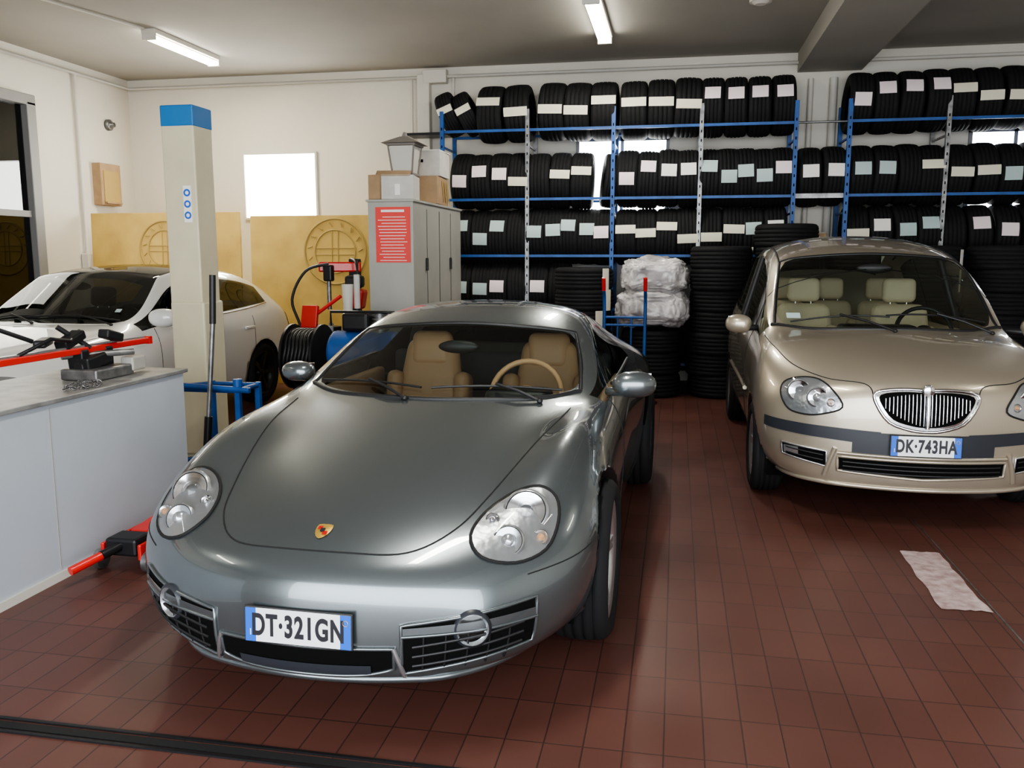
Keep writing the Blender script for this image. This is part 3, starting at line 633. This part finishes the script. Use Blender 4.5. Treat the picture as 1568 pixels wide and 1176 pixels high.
b.obj('panel_gaps',car)
b=MB(); wiper(b,bv,(-.60,.30,1.1),(.0,.20,1.1),(.0,.05,1.0)); wiper(b,bv,(-.02,.22,1.1),(.62,.33,1.1),(.62,.2,1.0))
seam(b,bv,[(-.72,.36,1.0),(-.4,.16,1.0),(0,.09,1.0),(.4,.16,1.0),(.72,.36,1.0)],(0,-.3,1),.014,'black',off=.0)
for s in (1,-1): seam(b,bv,[(s*.70,.36,1.03),(s*.665,.64,1.27),(s*.615,.96,1.48)],(0,-.6,.8),.012,'black',off=-.003)
seam(b,bv,[(-.61,.965,1.49),(-.3,.90,1.525),(0,.885,1.535),(.3,.90,1.525),(.61,.965,1.49)],(0,-.5,.8),.013,'black',off=-.004)
b.obj('wipers_and_seals',car)
mirror(car,(.97,.42,1.06),(.10,.07,.07),'paint_beige',(.80,.5,1.03),1,'side_mirror_left'); mirror(car,(-.93,.46,1.06),(.09,.07,.065),'paint_beige',(-.80,.5,1.03),-1,'side_mirror_right')
for s,nm in ((1,'driver_seat'),(-1,'passenger_seat')): seat(car,s*.36,1.15,.60,.48,.54,'beigefab',False,nm)
for s in (1,0,-1): seat(car,s*.40,2.05,.62,.40,.50,'beigefab',False,'rear_seat')
steering(car,.36,.72,1.0,'black')
b=MB(); b.box((0,1.4,.35),(1.4,2.4,.12),'darkfab'); b.box((0,.48,.92),(1.42,.42,.20),'black',None,.08,5); b.box((0,.52,1.03),(.5,.2,.06),'black',None,.03,4)
for s in (1,-1): b.box((s*.79,1.4,.72),(.05,2.2,.5),'beigefab',None,.02,3)
b.ell((0,.70,1.44),(.12,.02,.035),'black'); b.box((-.58,.33,1.13),(.09,.003,.06),'papert',RX(-60)); b.obj('cabin_interior',car)
# ============ white hatchback
car=empty('hatchback_car',(-5.10,5.68,0),0)
lo=[(0,.18),(.3,.18),(.68,.18)]
rows=[
(-.90,.25,[(0,.24),(.15,.24),(.3,.24),(.44,.25),(.56,.29),(.62,.36),(.62,.52),(.53,.63),(.40,.66),(.27,.675),(.13,.68),(0,.685)]),
(-.82,.25,[(0,.19),(.25,.19),(.5,.19),(.68,.22),(.78,.32),(.82,.45),(.79,.60),(.67,.70),(.5,.735),(.33,.75),(.16,.76),(0,.765)]),
(-.6,.2,[(0,.18),(.3,.18),(.6,.18),(.79,.23),(.86,.37),(.88,.52),(.85,.67),(.75,.79),(.56,.82),(.37,.84),(.18,.85),(0,.855)]),
(-.2,.05,lo+[(.85,.24),(.89,.4),(.90,.6),(.87,.76),(.78,.86),(.6,.89),(.4,.91),(.2,.92),(0,.925)]),
(.2,0,lo+[(.85,.24),(.89,.4),(.895,.62),(.87,.80),(.80,.90),(.63,.94),(.42,.96),(.2,.97),(0,.975)]),
(.38,.3,lo+[(.85,.22),(.88,.4),(.895,.62),(.87,.82),(.81,.93),(.75,.955),(.71,.965),(.36,.985),(0,.99)]),
(.75,.22,lo+[(.85,.22),(.88,.4),(.895,.63),(.875,.85),(.81,.95),(.73,1.11),(.675,1.15),(.34,1.19),(0,1.20)]),
(1.15,.12,lo+[(.85,.22),(.88,.4),(.895,.63),(.88,.87),(.81,.97),(.67,1.28),(.595,1.345),(.3,1.39),(0,1.40)]),
(1.6,.02,lo+[(.85,.22),(.88,.4),(.895,.64),(.88,.88),(.81,.98),(.65,1.33),(.57,1.41),(.29,1.45),(0,1.46)]),
(2.3,0,lo+[(.85,.22),(.88,.4),(.90,.65),(.885,.90),(.81,1.01),(.65,1.31),(.56,1.40),(.28,1.44),(0,1.45)]),
(2.9,0,lo+[(.85,.22),(.89,.4),(.905,.66),(.885,.92),(.80,1.05),(.65,1.22),(.54,1.32),(.27,1.37),(0,1.38)]),
(3.3,-.05,lo+[(.82,.24),(.87,.4),(.885,.66),(.86,.90),(.78,1.0),(.65,1.10),(.52,1.17),(.27,1.21),(0,1.22)]),
(3.5,-.15,lo+[(.77,.26),(.82,.4),(.83,.62),(.80,.84),(.72,.93),(.6,.97),(.45,.99),(.22,1.0),(0,1.01)]),
(3.58,-.25,[(0,.3),(.2,.3),(.4,.31),(.55,.34),(.68,.42),(.72,.55),(.70,.72),(.62,.82),(.5,.86),(.35,.88),(.17,.89),(0,.89)])]
def mc(i,k):
    if i in (5,6) and k in (9,10): return 3
    if i in (7,8) and k in (9,10): return 3
    if k==7 and 5<=i<=9: return 3
    if i in (10,11) and k in (9,10): return 3
    return 0
cr=[('r',9,11,5,.9),('r',9,11,7,.85),('c',5,9,9,.9),('c',5,10,7,.8),('c',5,10,8,.7)]
wh=[(0,.32),(2.60,.32)]
body,bv=build_body(rows,.74,mc,cr,wh,.355,'paint_white'); body.parent=car; wells(car,wh,.362,.45,.80)
for s,n in ((1,'left'),(-1,'right')):
    wheel(car,s*.785,0,.32,.225,.225,5,'front_wheel_'+n,'blacksteel'); wheel(car,s*.785,2.60,.32,.225,.225,5,'rear_wheel_'+n,'blacksteel')
b=MB()
for s in (1,-1):
    for y in (.78,1.68,2.4): seam(b,bv,[(s*.9,y-.02,.26),(s*.9,y,.6),(s*.9,y+.02,.93)],(s,0,0),.003)
    seam(b,bv,[(s*.85,1.74,.98),(s*.7,1.78,1.2),(s*.66,1.8,1.33)],(s,0,.3),.028,'black')
    for y in (1.5,2.28): b.box((s*.905,y,.82),(.025,.19,.03),'paint_white',bev=.01,seg=3)
    seam(b,bv,[(s*.9,.6,.26),(s*.9,1.5,.24),(s*.9,2.2,.26)],(s,0,0),.012,'black')
    seam(b,bv,[(s*.81,.9,.95),(s*.81,1.6,.965),(s*.81,2.4,1.0),(s*.79,2.85,1.04)],(s,0,.4),.009,'silver')
    decal(b,bv,(s*.80,3.40,.85),(s*.8,.6,.15),(0,0,1),[(-.12,-.07),(-.12,.06),(.10,.08),(.16,.0),(.05,-.07)],'redlamp',.006)
    decal(b,bv,(s*.62,-.72,.66),(s*.4,-.8,.4),(0,.3,.9),[(-.16*s,-.07),(-.12*s,.05),(.08*s,.09),(.16*s,.05),(.10*s,-.07)],'reflector',.006)
band(b,bv,-26,26,.36,.58,'void',.006,n=24,rim=('chrome',.008)); bline(b,bv,-25,25,.47,.47,'chrome',.012,.012)
band(b,bv,-50,50,.24,.31,'void',.006,n=40)
seam(b,bv,[(-.75,.4,1.0),(-.72,0,1),(-.62,-.5,.9),(0,-.75,.8),(.62,-.5,.9),(.72,0,1),(.75,.4,1.0)],(0,-.1,1),.003); b.obj('trim_details',car)
b=MB(); wiper(b,bv,(-.60,.62,1.0),(.0,.50,1.0),(.0,.38,1.0)); wiper(b,bv,(-.02,.50,1.0),(.62,.64,1.0),(.62,.5,1.0)); b.box((.55,.72,1.08),(.05,.003,.04),'papert',RX(-55)); b.obj('wipers',car)
mirror(car,(1.0,.66,1.03),(.12,.075,.075),'paint_white',(.82,.76,.97),1,'side_mirror_left'); mirror(car,(-1.0,.66,1.03),(.12,.075,.075),'paint_white',(-.82,.76,.97),-1,'side_mirror_right')
for s,nm in ((1,'driver_seat'),(-1,'passenger_seat')): seat(car,s*.37,1.45,.50,.48,.52,'darkfab',False,nm)
steering(car,.37,1.0,.92,'black')
b=MB(); b.box((0,1.7,.33),(1.4,2.6,.12),'darkfab'); b.box((0,.78,.84),(1.42,.42,.20),'black',None,.08,5); b.ell((0,.98,1.27),(.12,.02,.035),'black'); b.box((0,2.5,.75),(1.3,.16,.55),'darkfab',None,.05,4); b.obj('cabin_interior',car)
# ---------------------------------------------------------------- lift post
b=MB(); x,y=-3.54,5.9
b.box((x,y,.01),(.42,.42,.02),'blacksteel'); b.box((x-.115,y,1.25),(.025,.25,2.46),'cream',bev=.008); b.box((x+.115,y,1.25),(.025,.25,2.46),'cream',bev=.008); b.box((x,y-.115,1.25),(.25,.025,2.46),'cream',bev=.008)
b.box((x,y+.02,1.25),(.20,.18,2.4),'blacksteel'); b.box((x,y,2.52),(.26,.26,.15),'liftblue',bev=.01)
b.box((x+.01,y,.62),(.27,.28,1.15),'cream',bev=.015)
b.box((x+.055,y-.131,1.90),(.062,.006,.26),'paper')
for z in (1.98,1.90,1.82): b.rev([(.014,0),(.027,0)],'plateblue',20,Matrix.Translation((x+.055,y-.136,z))@Matrix.Rotation(rad(-90),4,'Z'))
b.obj('car_lift_post')
b=MB(); z=.66
P=[(-3.42,5.20),(-2.85,5.20),(-2.85,5.48),(-3.20,5.48)]
for p in P: b.box((p[0],p[1],z/2),(.035,.035,z),'blue')
for i in range(4):
    p,q=P[i],P[(i+1)%4]
    for zz in (z-.02,.12): b.tube([(p[0],p[1],zz),(q[0],q[1],zz)],.02,'blue',4)
b.tube([(-3.52,5.17,z+.02),(-2.75,5.17,z-.01)],.024,'blue',4); b.cyl((-2.85,5.20,z),(-2.85,5.20,z+.06),.03,'blue'); b.cyl((-3.38,5.20,z),(-3.38,5.20,z+.05),.03,'blue')
b.box((-3.05,5.34,.05),(.42,.25,.04),'blue'); b.box((-2.98,5.33,.12),(.14,.10,.10),'red',bev=.01); b.obj('blue_tube_stand')
b=MB(); b.tube([(-2.99,4.98,.05),(-2.955,5.0,.5)],.026,'blacksteel'); b.tube([(-2.955,5.0,.5),(-2.91,5.03,1.1)],.016,'steel'); b.tube([(-2.91,5.03,1.1),(-2.90,5.04,1.41)],.021,'black'); b.box((-3.0,4.96,.05),(.15,.2,.09),'blacksteel',bev=.015); b.obj('lever_bar')
# ---------------------------------------------------------------- workbench
bx0,bx1,by0,by1=-3.52,-2.84,1.2,4.58
b=MB(); b.box(((bx0+bx1)/2,(by0+by1)/2,.43),(bx1-bx0-.02,by1-by0-.02,.84),'benchfront',bev=.004)
b.box(((bx0+bx1)/2,(by0+by1)/2,.86),(bx1-bx0+.02,by1-by0+.02,.022),'benchtop',bev=.004); b.box(((bx0+bx1)/2,(by0+by1)/2,.02),(bx1-bx0+.005,by1-by0,.04),'trim')
for y in (2.3,3.45): b.box((bx1-.0095,y,.44),(.003,.005,.78),'grey')
b.obj('workbench')
b=MB(); z0=.872
b.box((-3.12,3.7,1.03),(.045,1.9,.035),'red',None,.006); b.box((-3.12,3.7,1.052),(.02,1.8,.01),'silver'); b.box((-3.12,4.64,1.03),(.05,.03,.045),'red')
for y in (2.95,4.05,4.25): b.box((-3.12,y,.954),(.06,.06,.16),'blacksteel',bev=.008)
b.box((-3.10,4.15,.903),(.22,.32,.06),'steel',bev=.01); b.box((-3.12,4.12,.97),(.13,.20,.07),'blacksteel',RX(8),.012); b.cyl((-3.2,4.0,1.0),(-2.98,4.3,1.0),.018,'steel'); b.box((-3.02,4.35,.93),(.08,.12,.08),'grey',bev=.01)
b.cyl((-3.10,4.1,1.04),(-3.2,3.98,1.16),.014,'blacksteel'); b.box((-3.14,4.0,1.09),(.08,.16,.05),'blacksteel',RX(20),.01); b.box((-3.1,4.28,1.09),(.07,.14,.05),'blacksteel',RX(-15),.01)
b.tube([(-3.12,3.6,1.05),(-3.05,3.75,1.12),(-3.1,3.95,1.09),(-3.16,4.1,1.13)],.01,'blacksteel'); b.box((-3.18,3.85,1.09),(.06,.22,.04),'blacksteel',RZ(30),.01); b.tube([(-3.2,3.8,1.1),(-3.3,3.6,1.2),(-3.35,3.5,1.12)],.012,'blacksteel')
b.obj('alignment_gauge_bar')
b=MB()
for i in range(46):
    t=i/46*9; r=.03+.007*t; c=Vector((-2.93+r*math.cos(t)*.8,3.78+r*1.5*math.sin(t),z0+.009+random.uniform(0,.012)))
    q=Vector((random.uniform(-1,1),random.uniform(-1,1),random.uniform(-.4,.4))).normalized(); w_=q.orthogonal().normalized()
    b.tube([c+q*.014*math.cos(a*math.pi/4)+w_*.008*math.sin(a*math.pi/4) for a in range(8)],.0028,'steel',5,True)
b.obj('steel_chain')
b=MB()
for dx,dy in ((-.02,-.05),(.0,.22)):
    c=Vector((-3.33+dx,3.10+dy,z0)); t=c+Vector((0,0,.36))
    b.tube([c+Vector((0,0,.1)),t],.007,'blacksteel')
    for a in (0,120,240): b.tube([c+Vector((0,0,.16)),c+Vector((.13*math.cos(rad(a)),.13*math.sin(rad(a)),.006))],.006,'trim')
    b.tube([t,t+Vector((.10,.14,-.10))],.005,'blacksteel'); b.tube([t,t+Vector((-.06,-.12,.06))],.005,'blacksteel')
b.obj('wheel_sensor_tripod')
b=MB(); cx=-2.63
for s in (-1,1):
    b.box((cx+s*.10,3.90,.10),(.02,.62,.08),'red',bev=.006); b.cyl((cx+s*.115,3.62,.05),(cx+s*.145,3.62,.05),.05,'steel',n=20); b.cyl((cx+s*.115,4.19,.035),(cx+s*.145,4.19,.035),.035,'steel',n=20)
b.box((cx,3.66,.12),(.17,.14,.09),'blacksteel',bev=.015); b.box((cx,3.97,.16),(.10,.46,.05),'red',RX(6),.01); b.cyl((cx,4.15,.17),(cx,4.15,.22),.05,'blacksteel',n=20); b.cyl((cx,3.85,.10),(cx,4.05,.10),.035,'steel')
b.tube([(cx,3.62,.13),(cx-.04,3.50,.11)],.024,'blacksteel'); b.tube([(cx-.04,3.50,.11),(cx-.10,3.36,.08)],.022,'red'); b.obj('trolley_jack')
# ---------------------------------------------------------------- boards
def board(x0,x1,y,h,n,cx,cz,r):
    b=MB(); b.box(((x0+x1)/2,y,h/2),(x1-x0,.03,h),'wood',RX(-2),.004)
    yy=lambda zz:y-.018+math.tan(rad(2))*(zz-h/2)
    def rg(rr,th): b.tube([(cx+rr*math.cos(a*math.pi/24),yy(cz+rr*math.sin(a*math.pi/24)),cz+rr*math.sin(a*math.pi/24)) for a in range(48)],th,'woodmark',5,True)
    rg(r,.013); rg(r*.66,.009)
    for s in (-1,1):
        b.tube([(cx+s*.05*r*2,yy(cz-r*.6),cz-r*.62),(cx+s*.05*r*2,yy(cz+r*.6),cz+r*.62)],.006,'woodmark',5); b.tube([(cx-r*.62,yy(cz),cz+s*.05*r*2),(cx+r*.62,yy(cz),cz+s*.05*r*2)],.006,'woodmark',5)
    for a in range(0,360,24):
        b.tube([(cx+r*.76*math.cos(rad(a)),yy(cz),cz+r*.76*math.sin(rad(a))),(cx+r*.9*math.cos(rad(a+5)),yy(cz),cz+r*.9*math.sin(rad(a+5)))],.008,'woodmark',5)
    b.obj(n)
board(-7.15,-5.15,9.62,2.05,'plywood_board',-6.15,1.62,.33); board(-5.02,-3.05,9.62,2.0,'plywood_board',-3.95,1.58,.38)
# ---------------------------------------------------------------- cabinet
b=MB(); x0,x1,y0,y1,h=-2.80,-2.37,7.62,9.38,2.02
b.box(((x0+x1)/2,(y0+y1)/2,h/2),(x1-x0,y1-y0,h),'grey',bev=.006); b.box(((x0+x1)/2,(y0+y1)/2,h+.008),(x1-x0+.03,y1-y0+.03,.022),'grey',bev=.004)
for k in (.25,.5,.75): b.box((x1+.001,y0+(y1-y0)*k,h/2),(.004,.006+.003*(k==.5),h-.1),'seam')
for y in (8.02,8.9): b.box((x1+.012,y,1.45),(.02,.03,.12),'blacksteel',bev=.004)
b.box((x0+.24,y0-.004,1.72),(.33,.006,.50),'signred')
for i in range(15): b.box((x0+.24+random.uniform(-.01,.01),y0-.009,1.88-i*.028),(random.uniform(.2,.27),.003,.006),'paper')
b.box((x0+.24,y0-.009,1.935),(.22,.003,.022),'paper'); b.obj('metal_cabinet')
b=MB(); b.box((-2.58,7.86,2.153),(.34,.36,.22),'cardwhite',RZ(8),.004); b.box((-2.58,7.72,2.28),(.32,.10,.006),'card',RZ(8)@RX(30)); b.box((-2.74,7.67,2.153),(.12,.05,.22),'card',RZ(-10),.003)
for sx in (-1,1): b.box((-2.58+sx*.05,7.675,2.13),(.05,.004,.10),'paper',RZ(8))
b.obj('open_carton')
b=MB(); b.box((-2.55,8.65,2.178),(.36,.55,.27),'card',RZ(4),.004)
for i in range(5): b.box((-2.365,8.45+i*.1,2.178),(.004,.03,.22),'woodmark',RZ(4)@RX(25))
b.obj('cardboard_box')
b=MB(); b.box((-2.55,8.7,2.446),(.38,.42,.25),'cardwhite',RZ(2),.004); b.box((-2.55,8.488,2.47),(.05,.006,.03),'void'); b.box((-2.55,8.7,2.574),(.39,.43,.008),'paper'); b.obj('archive_box')
b=MB(); cx,cy,z=-2.53,7.92,2.268
b.box((cx,cy,z+.012),(.22,.22,.024),'lampgrey',bev=.004); b.box((cx,cy,z+.28),(.28,.28,.02),'lampgrey',bev=.004)
for sx in (-1,1):
    for sy in (-1,1): b.tube([(cx+sx*.095,cy+sy*.095,z+.02),(cx+sx*.125,cy+sy*.125,z+.28)],.009,'lampgrey',6)
b.box((cx,cy,z+.148),(.18,.18,.24),'frost',taper=(1.25,1.25)); b.cyl((cx,cy,z+.29),(cx,cy,z+.36),.25,'lampgrey',.05,n=4,sm=False); b.cyl((cx,cy,z+.36),(cx,cy,z+.40),.03,'lampgrey',.015); b.obj('lantern')
# ---------------------------------------------------------------- workshop machines
b=MB(); x,y=-3.35,8.0
b.box((x,y,.38),(.55,.5,.70),'blacksteel',bev=.03); b.cyl((x,y,.74),(x,y,.80),.27,'steel',n=32); b.cyl((x,y,.80),(x,y,.84),.10,'blacksteel',n=20)
for a in range(4): b.box((x+.16*math.cos(a*math.pi/2+.4),y+.16*math.sin(a*math.pi/2+.4),.83),(.10,.05,.06),'steel',RZ(math.degrees(a*math.pi/2+.4)),.008)
b.box((x+.15,y+.3,1.0),(.10,.10,1.0),'blacksteel',bev=.01); b.box((x+.02,y+.22,1.42),(.42,.08,.10),'red',RZ(25),.015); b.cyl((x-.05,y+.1,1.40),(x-.05,y+.1,1.0),.022,'steel'); b.box((x-.05,y+.1,1.36),(.09,.09,.16),'blacksteel',bev=.015); b.box((x+.24,y+.05,1.12),(.2,.16,.20),'red',RY(10),.03); b.box((x+.24,y+.05,1.28),(.18,.12,.12),'black',bev=.03)
b.tube(spline([(x-.05,y+.1,1.45),(x-.25,y,1.38),(x-.38,y-.05,1.1),(x-.30,y-.05,.8),(x-.38,y-.1,.5)],6),.014,'black'); b.tube(spline([(x+.15,y+.2,1.5),(x+.28,y,1.45),(x+.32,y-.05,1.2)],6),.012,'black')
b.box((x-.1,y-.27,.95),(.16,.05,.22),'red',RX(-15),.01); b.cyl((x-.15,y-.25,.9),(x+.2,y-.22,1.15),.018,'red')
b.obj('tire_changer')
b=MB(); x,y=-2.62,7.0
b.cyl((x-.26,y,.70),(x+.26,y,.70),.19,'blue',n=32); b.ell((x-.26,y,.70),(.07,.19,.19),'blue'); b.ell((x+.26,y,.70),(.07,.19,.19),'blue')
for s in (-1,1): b.box((x+s*.2,y,.27),(.05,.32,.52),'blacksteel'); b.cyl((x+s*.2-.03,y,.10),(x+s*.2+.03,y,.10),.10,'black',n=20)
b.box((x-.06,y,.97),(.24,.20,.16),'blacksteel',bev=.03); b.cyl((x+.14,y,.88),(x+.14,y,1.06),.06,'steel',n=20)
for i in range(5): b.cyl((x+.14,y,.90+i*.03),(x+.14,y,.912+i*.03),.075,'steel',n=20)
b.tube([(x-.27,y-.1,.94),(x-.27,y-.1,1.06),(x+.3,y-.1,1.06),(x+.3,y-.1,.94)],.012,'blacksteel'); b.obj('air_compressor')
b=MB(); x,y=-3.22,7.15
for i in range(7):
    r=.24; b.tube([(x-.12+i*.035+.01*math.sin(a),y+r*math.cos(a*math.pi/16),.64+r*math.sin(a*math.pi/16)) for a in range(32)],.017,'black',6,True)
b.cyl((x-.15,y,.64),(x-.13,y,.64),.29,'blacksteel',n=28); b.cyl((x+.13,y,.64),(x+.15,y,.64),.29,'blacksteel',n=28); b.cyl((x-.14,y,.64),(x+.14,y,.64),.16,'blacksteel'); b.box((x,y+.1,.2),(.28,.3,.4),'blacksteel',bev=.02); b.obj('hose_reel')
b=MB(); x,y=-2.98,7.53; b.cyl((x,y,0.9),(x,y,1.27),.035,'trim',.055); b.cyl((x,y,0),(x,y,.9),.05,'steel'); b.cyl((x+.09,y,1.05),(x+.09,y,1.36),.028,'cardwhite'); b.cyl((x+.09,y,0),(x+.09,y,1.05),.028,'blacksteel'); b.obj('exhaust_extraction_pipe')
# ---------------------------------------------------------------- hand truck + bagged tyres
b=MB(); x,y=-.52,8.95
for s in (-1,1):
    b.tube(spline([(x+s*.21,y-.02,.08),(x+s*.21,y,.9),(x+s*.21,y-.02,1.1),(x+s*.21,y-.10,1.18)],5),.018,'blue'); b.tube([(x+s*.21,y-.10,1.18),(x+s*.21,y-.14,1.31)],.020,'red'); b.cyl((x+s*.25,y+.05,.13),(x+s*.31,y+.05,.13),.13,'black',n=24); b.cyl((x+s*.24,y+.05,.13),(x+s*.315,y+.05,.13),.06,'blue',n=20)
for z in (.25,.5,.82,.9): b.tube([(x-.21,y,z),(x+.21,y,z)],.014,'blue')
b.tube([(x-.07,y,.1),(x-.07,y,.9)],.010,'blue'); b.tube([(x+.07,y,.1),(x+.07,y,.9)],.010,'blue'); b.box((x,y-.14,.012),(.42,.26,.012),'blue'); b.obj('hand_truck')
pw=empty('plastic_wrapped_tires',(-.26,9.60,0))
for i in range(3): put(TM[None],(0,0,.128+i*.24),(0,rad(90),0),pw)
bm=bmesh.new(); bmesh.ops.create_icosphere(bm,subdivisions=6,radius=1)
for zc,hz,wd in ((.97,.20,1.02),(1.31,.19,.95)):
    vs=[]
    for v in bm.verts:
        p=v.co.copy()
        for i in range(3): p[i]=math.copysign(abs(p[i])**.6,p[i])
        p.x*=.37*wd;p.y*=.33*wd;p.z*=hz
        q=v.co+Vector((zc*3,0,0)); d=NZ.noise(q*2.2)*.04+abs(NZ.noise(q*5))*.03+abs(NZ.noise(q*12))*.015
        p+=v.co*d; vs.append(p+Vector((.02 if zc>1.2 else 0,0,zc)))
    b=MB(); bm.verts.index_update(); b.add(vs,[[v.index for v in f.verts] for f in bm.faces],'plastic',True); b.obj('bag',pw)
bm.free()
# ---------------------------------------------------------------- lights
w=bpy.data.worlds.new('world'); S.world=w; w.use_nodes=True; nt=w.node_tree; bg=nt.nodes['Background']
sk=nt.nodes.new('ShaderNodeTexSky'); sk.sky_type='HOSEK_WILKIE'; sk.sun_direction=(.3,-.5,.8); sk.turbidity=3
mx=nt.nodes.new('ShaderNodeMix'); mx.data_type='RGBA'; mx.inputs[0].default_value=.7; mx.inputs[7].default_value=(.9,.95,1,1); nt.links.new(sk.outputs[0],mx.inputs[6]); nt.links.new(mx.outputs[2],bg.inputs[0]); bg.inputs[1].default_value=2.2
def area(n,loc,rot,sx,sy,e,c=(1,1,1)):
    l=bpy.data.lights.new(n,'AREA'); l.shape='RECTANGLE'; l.size=sx; l.size_y=sy; l.energy=e; l.color=c
    o=bpy.data.objects.new(n,l); S.collection.objects.link(o); o.location=loc; o.rotation_euler=rot; return o
area('doorway_daylight',(.3,YF+.02,1.7),(rad(90),0,0),8.4,3.0,400,(.91,.955,1))
area('window_daylight_1',(-5.13,WY-.06,2.43),(rad(-90),0,0),.95,.78,34,(1,.97,.9)); area('window_daylight_2',(-.7,WY-.06,2.25),(rad(-90),0,0),1.0,1.3,26,(1,.98,.95))
area('tube_glow_1',(-5.4,9.0,CZ-.12),(0,0,0),.15,1.2,48,(1,.91,.70)); area('tube_glow_2',(-.81,8.7,CZ-.12),(0,0,0),.15,1.3,36,(1,.97,.88)); area('tube_glow_3',(-.81,3.35,CZ-.12),(0,0,0),.15,1.4,36,(1,.97,.9))
area('side_door_area_lamp',(XL+.14,8.07,1.6),(0,rad(-90),0),2.6,1.2,24,(1,.97,.86))  # warm area lamp in front of the dark side door, aimed into the room
S.view_settings.view_transform='AgX'; S.view_settings.exposure=.4
try: S.view_settings.look='AgX - Medium High Contrast'
except: pass
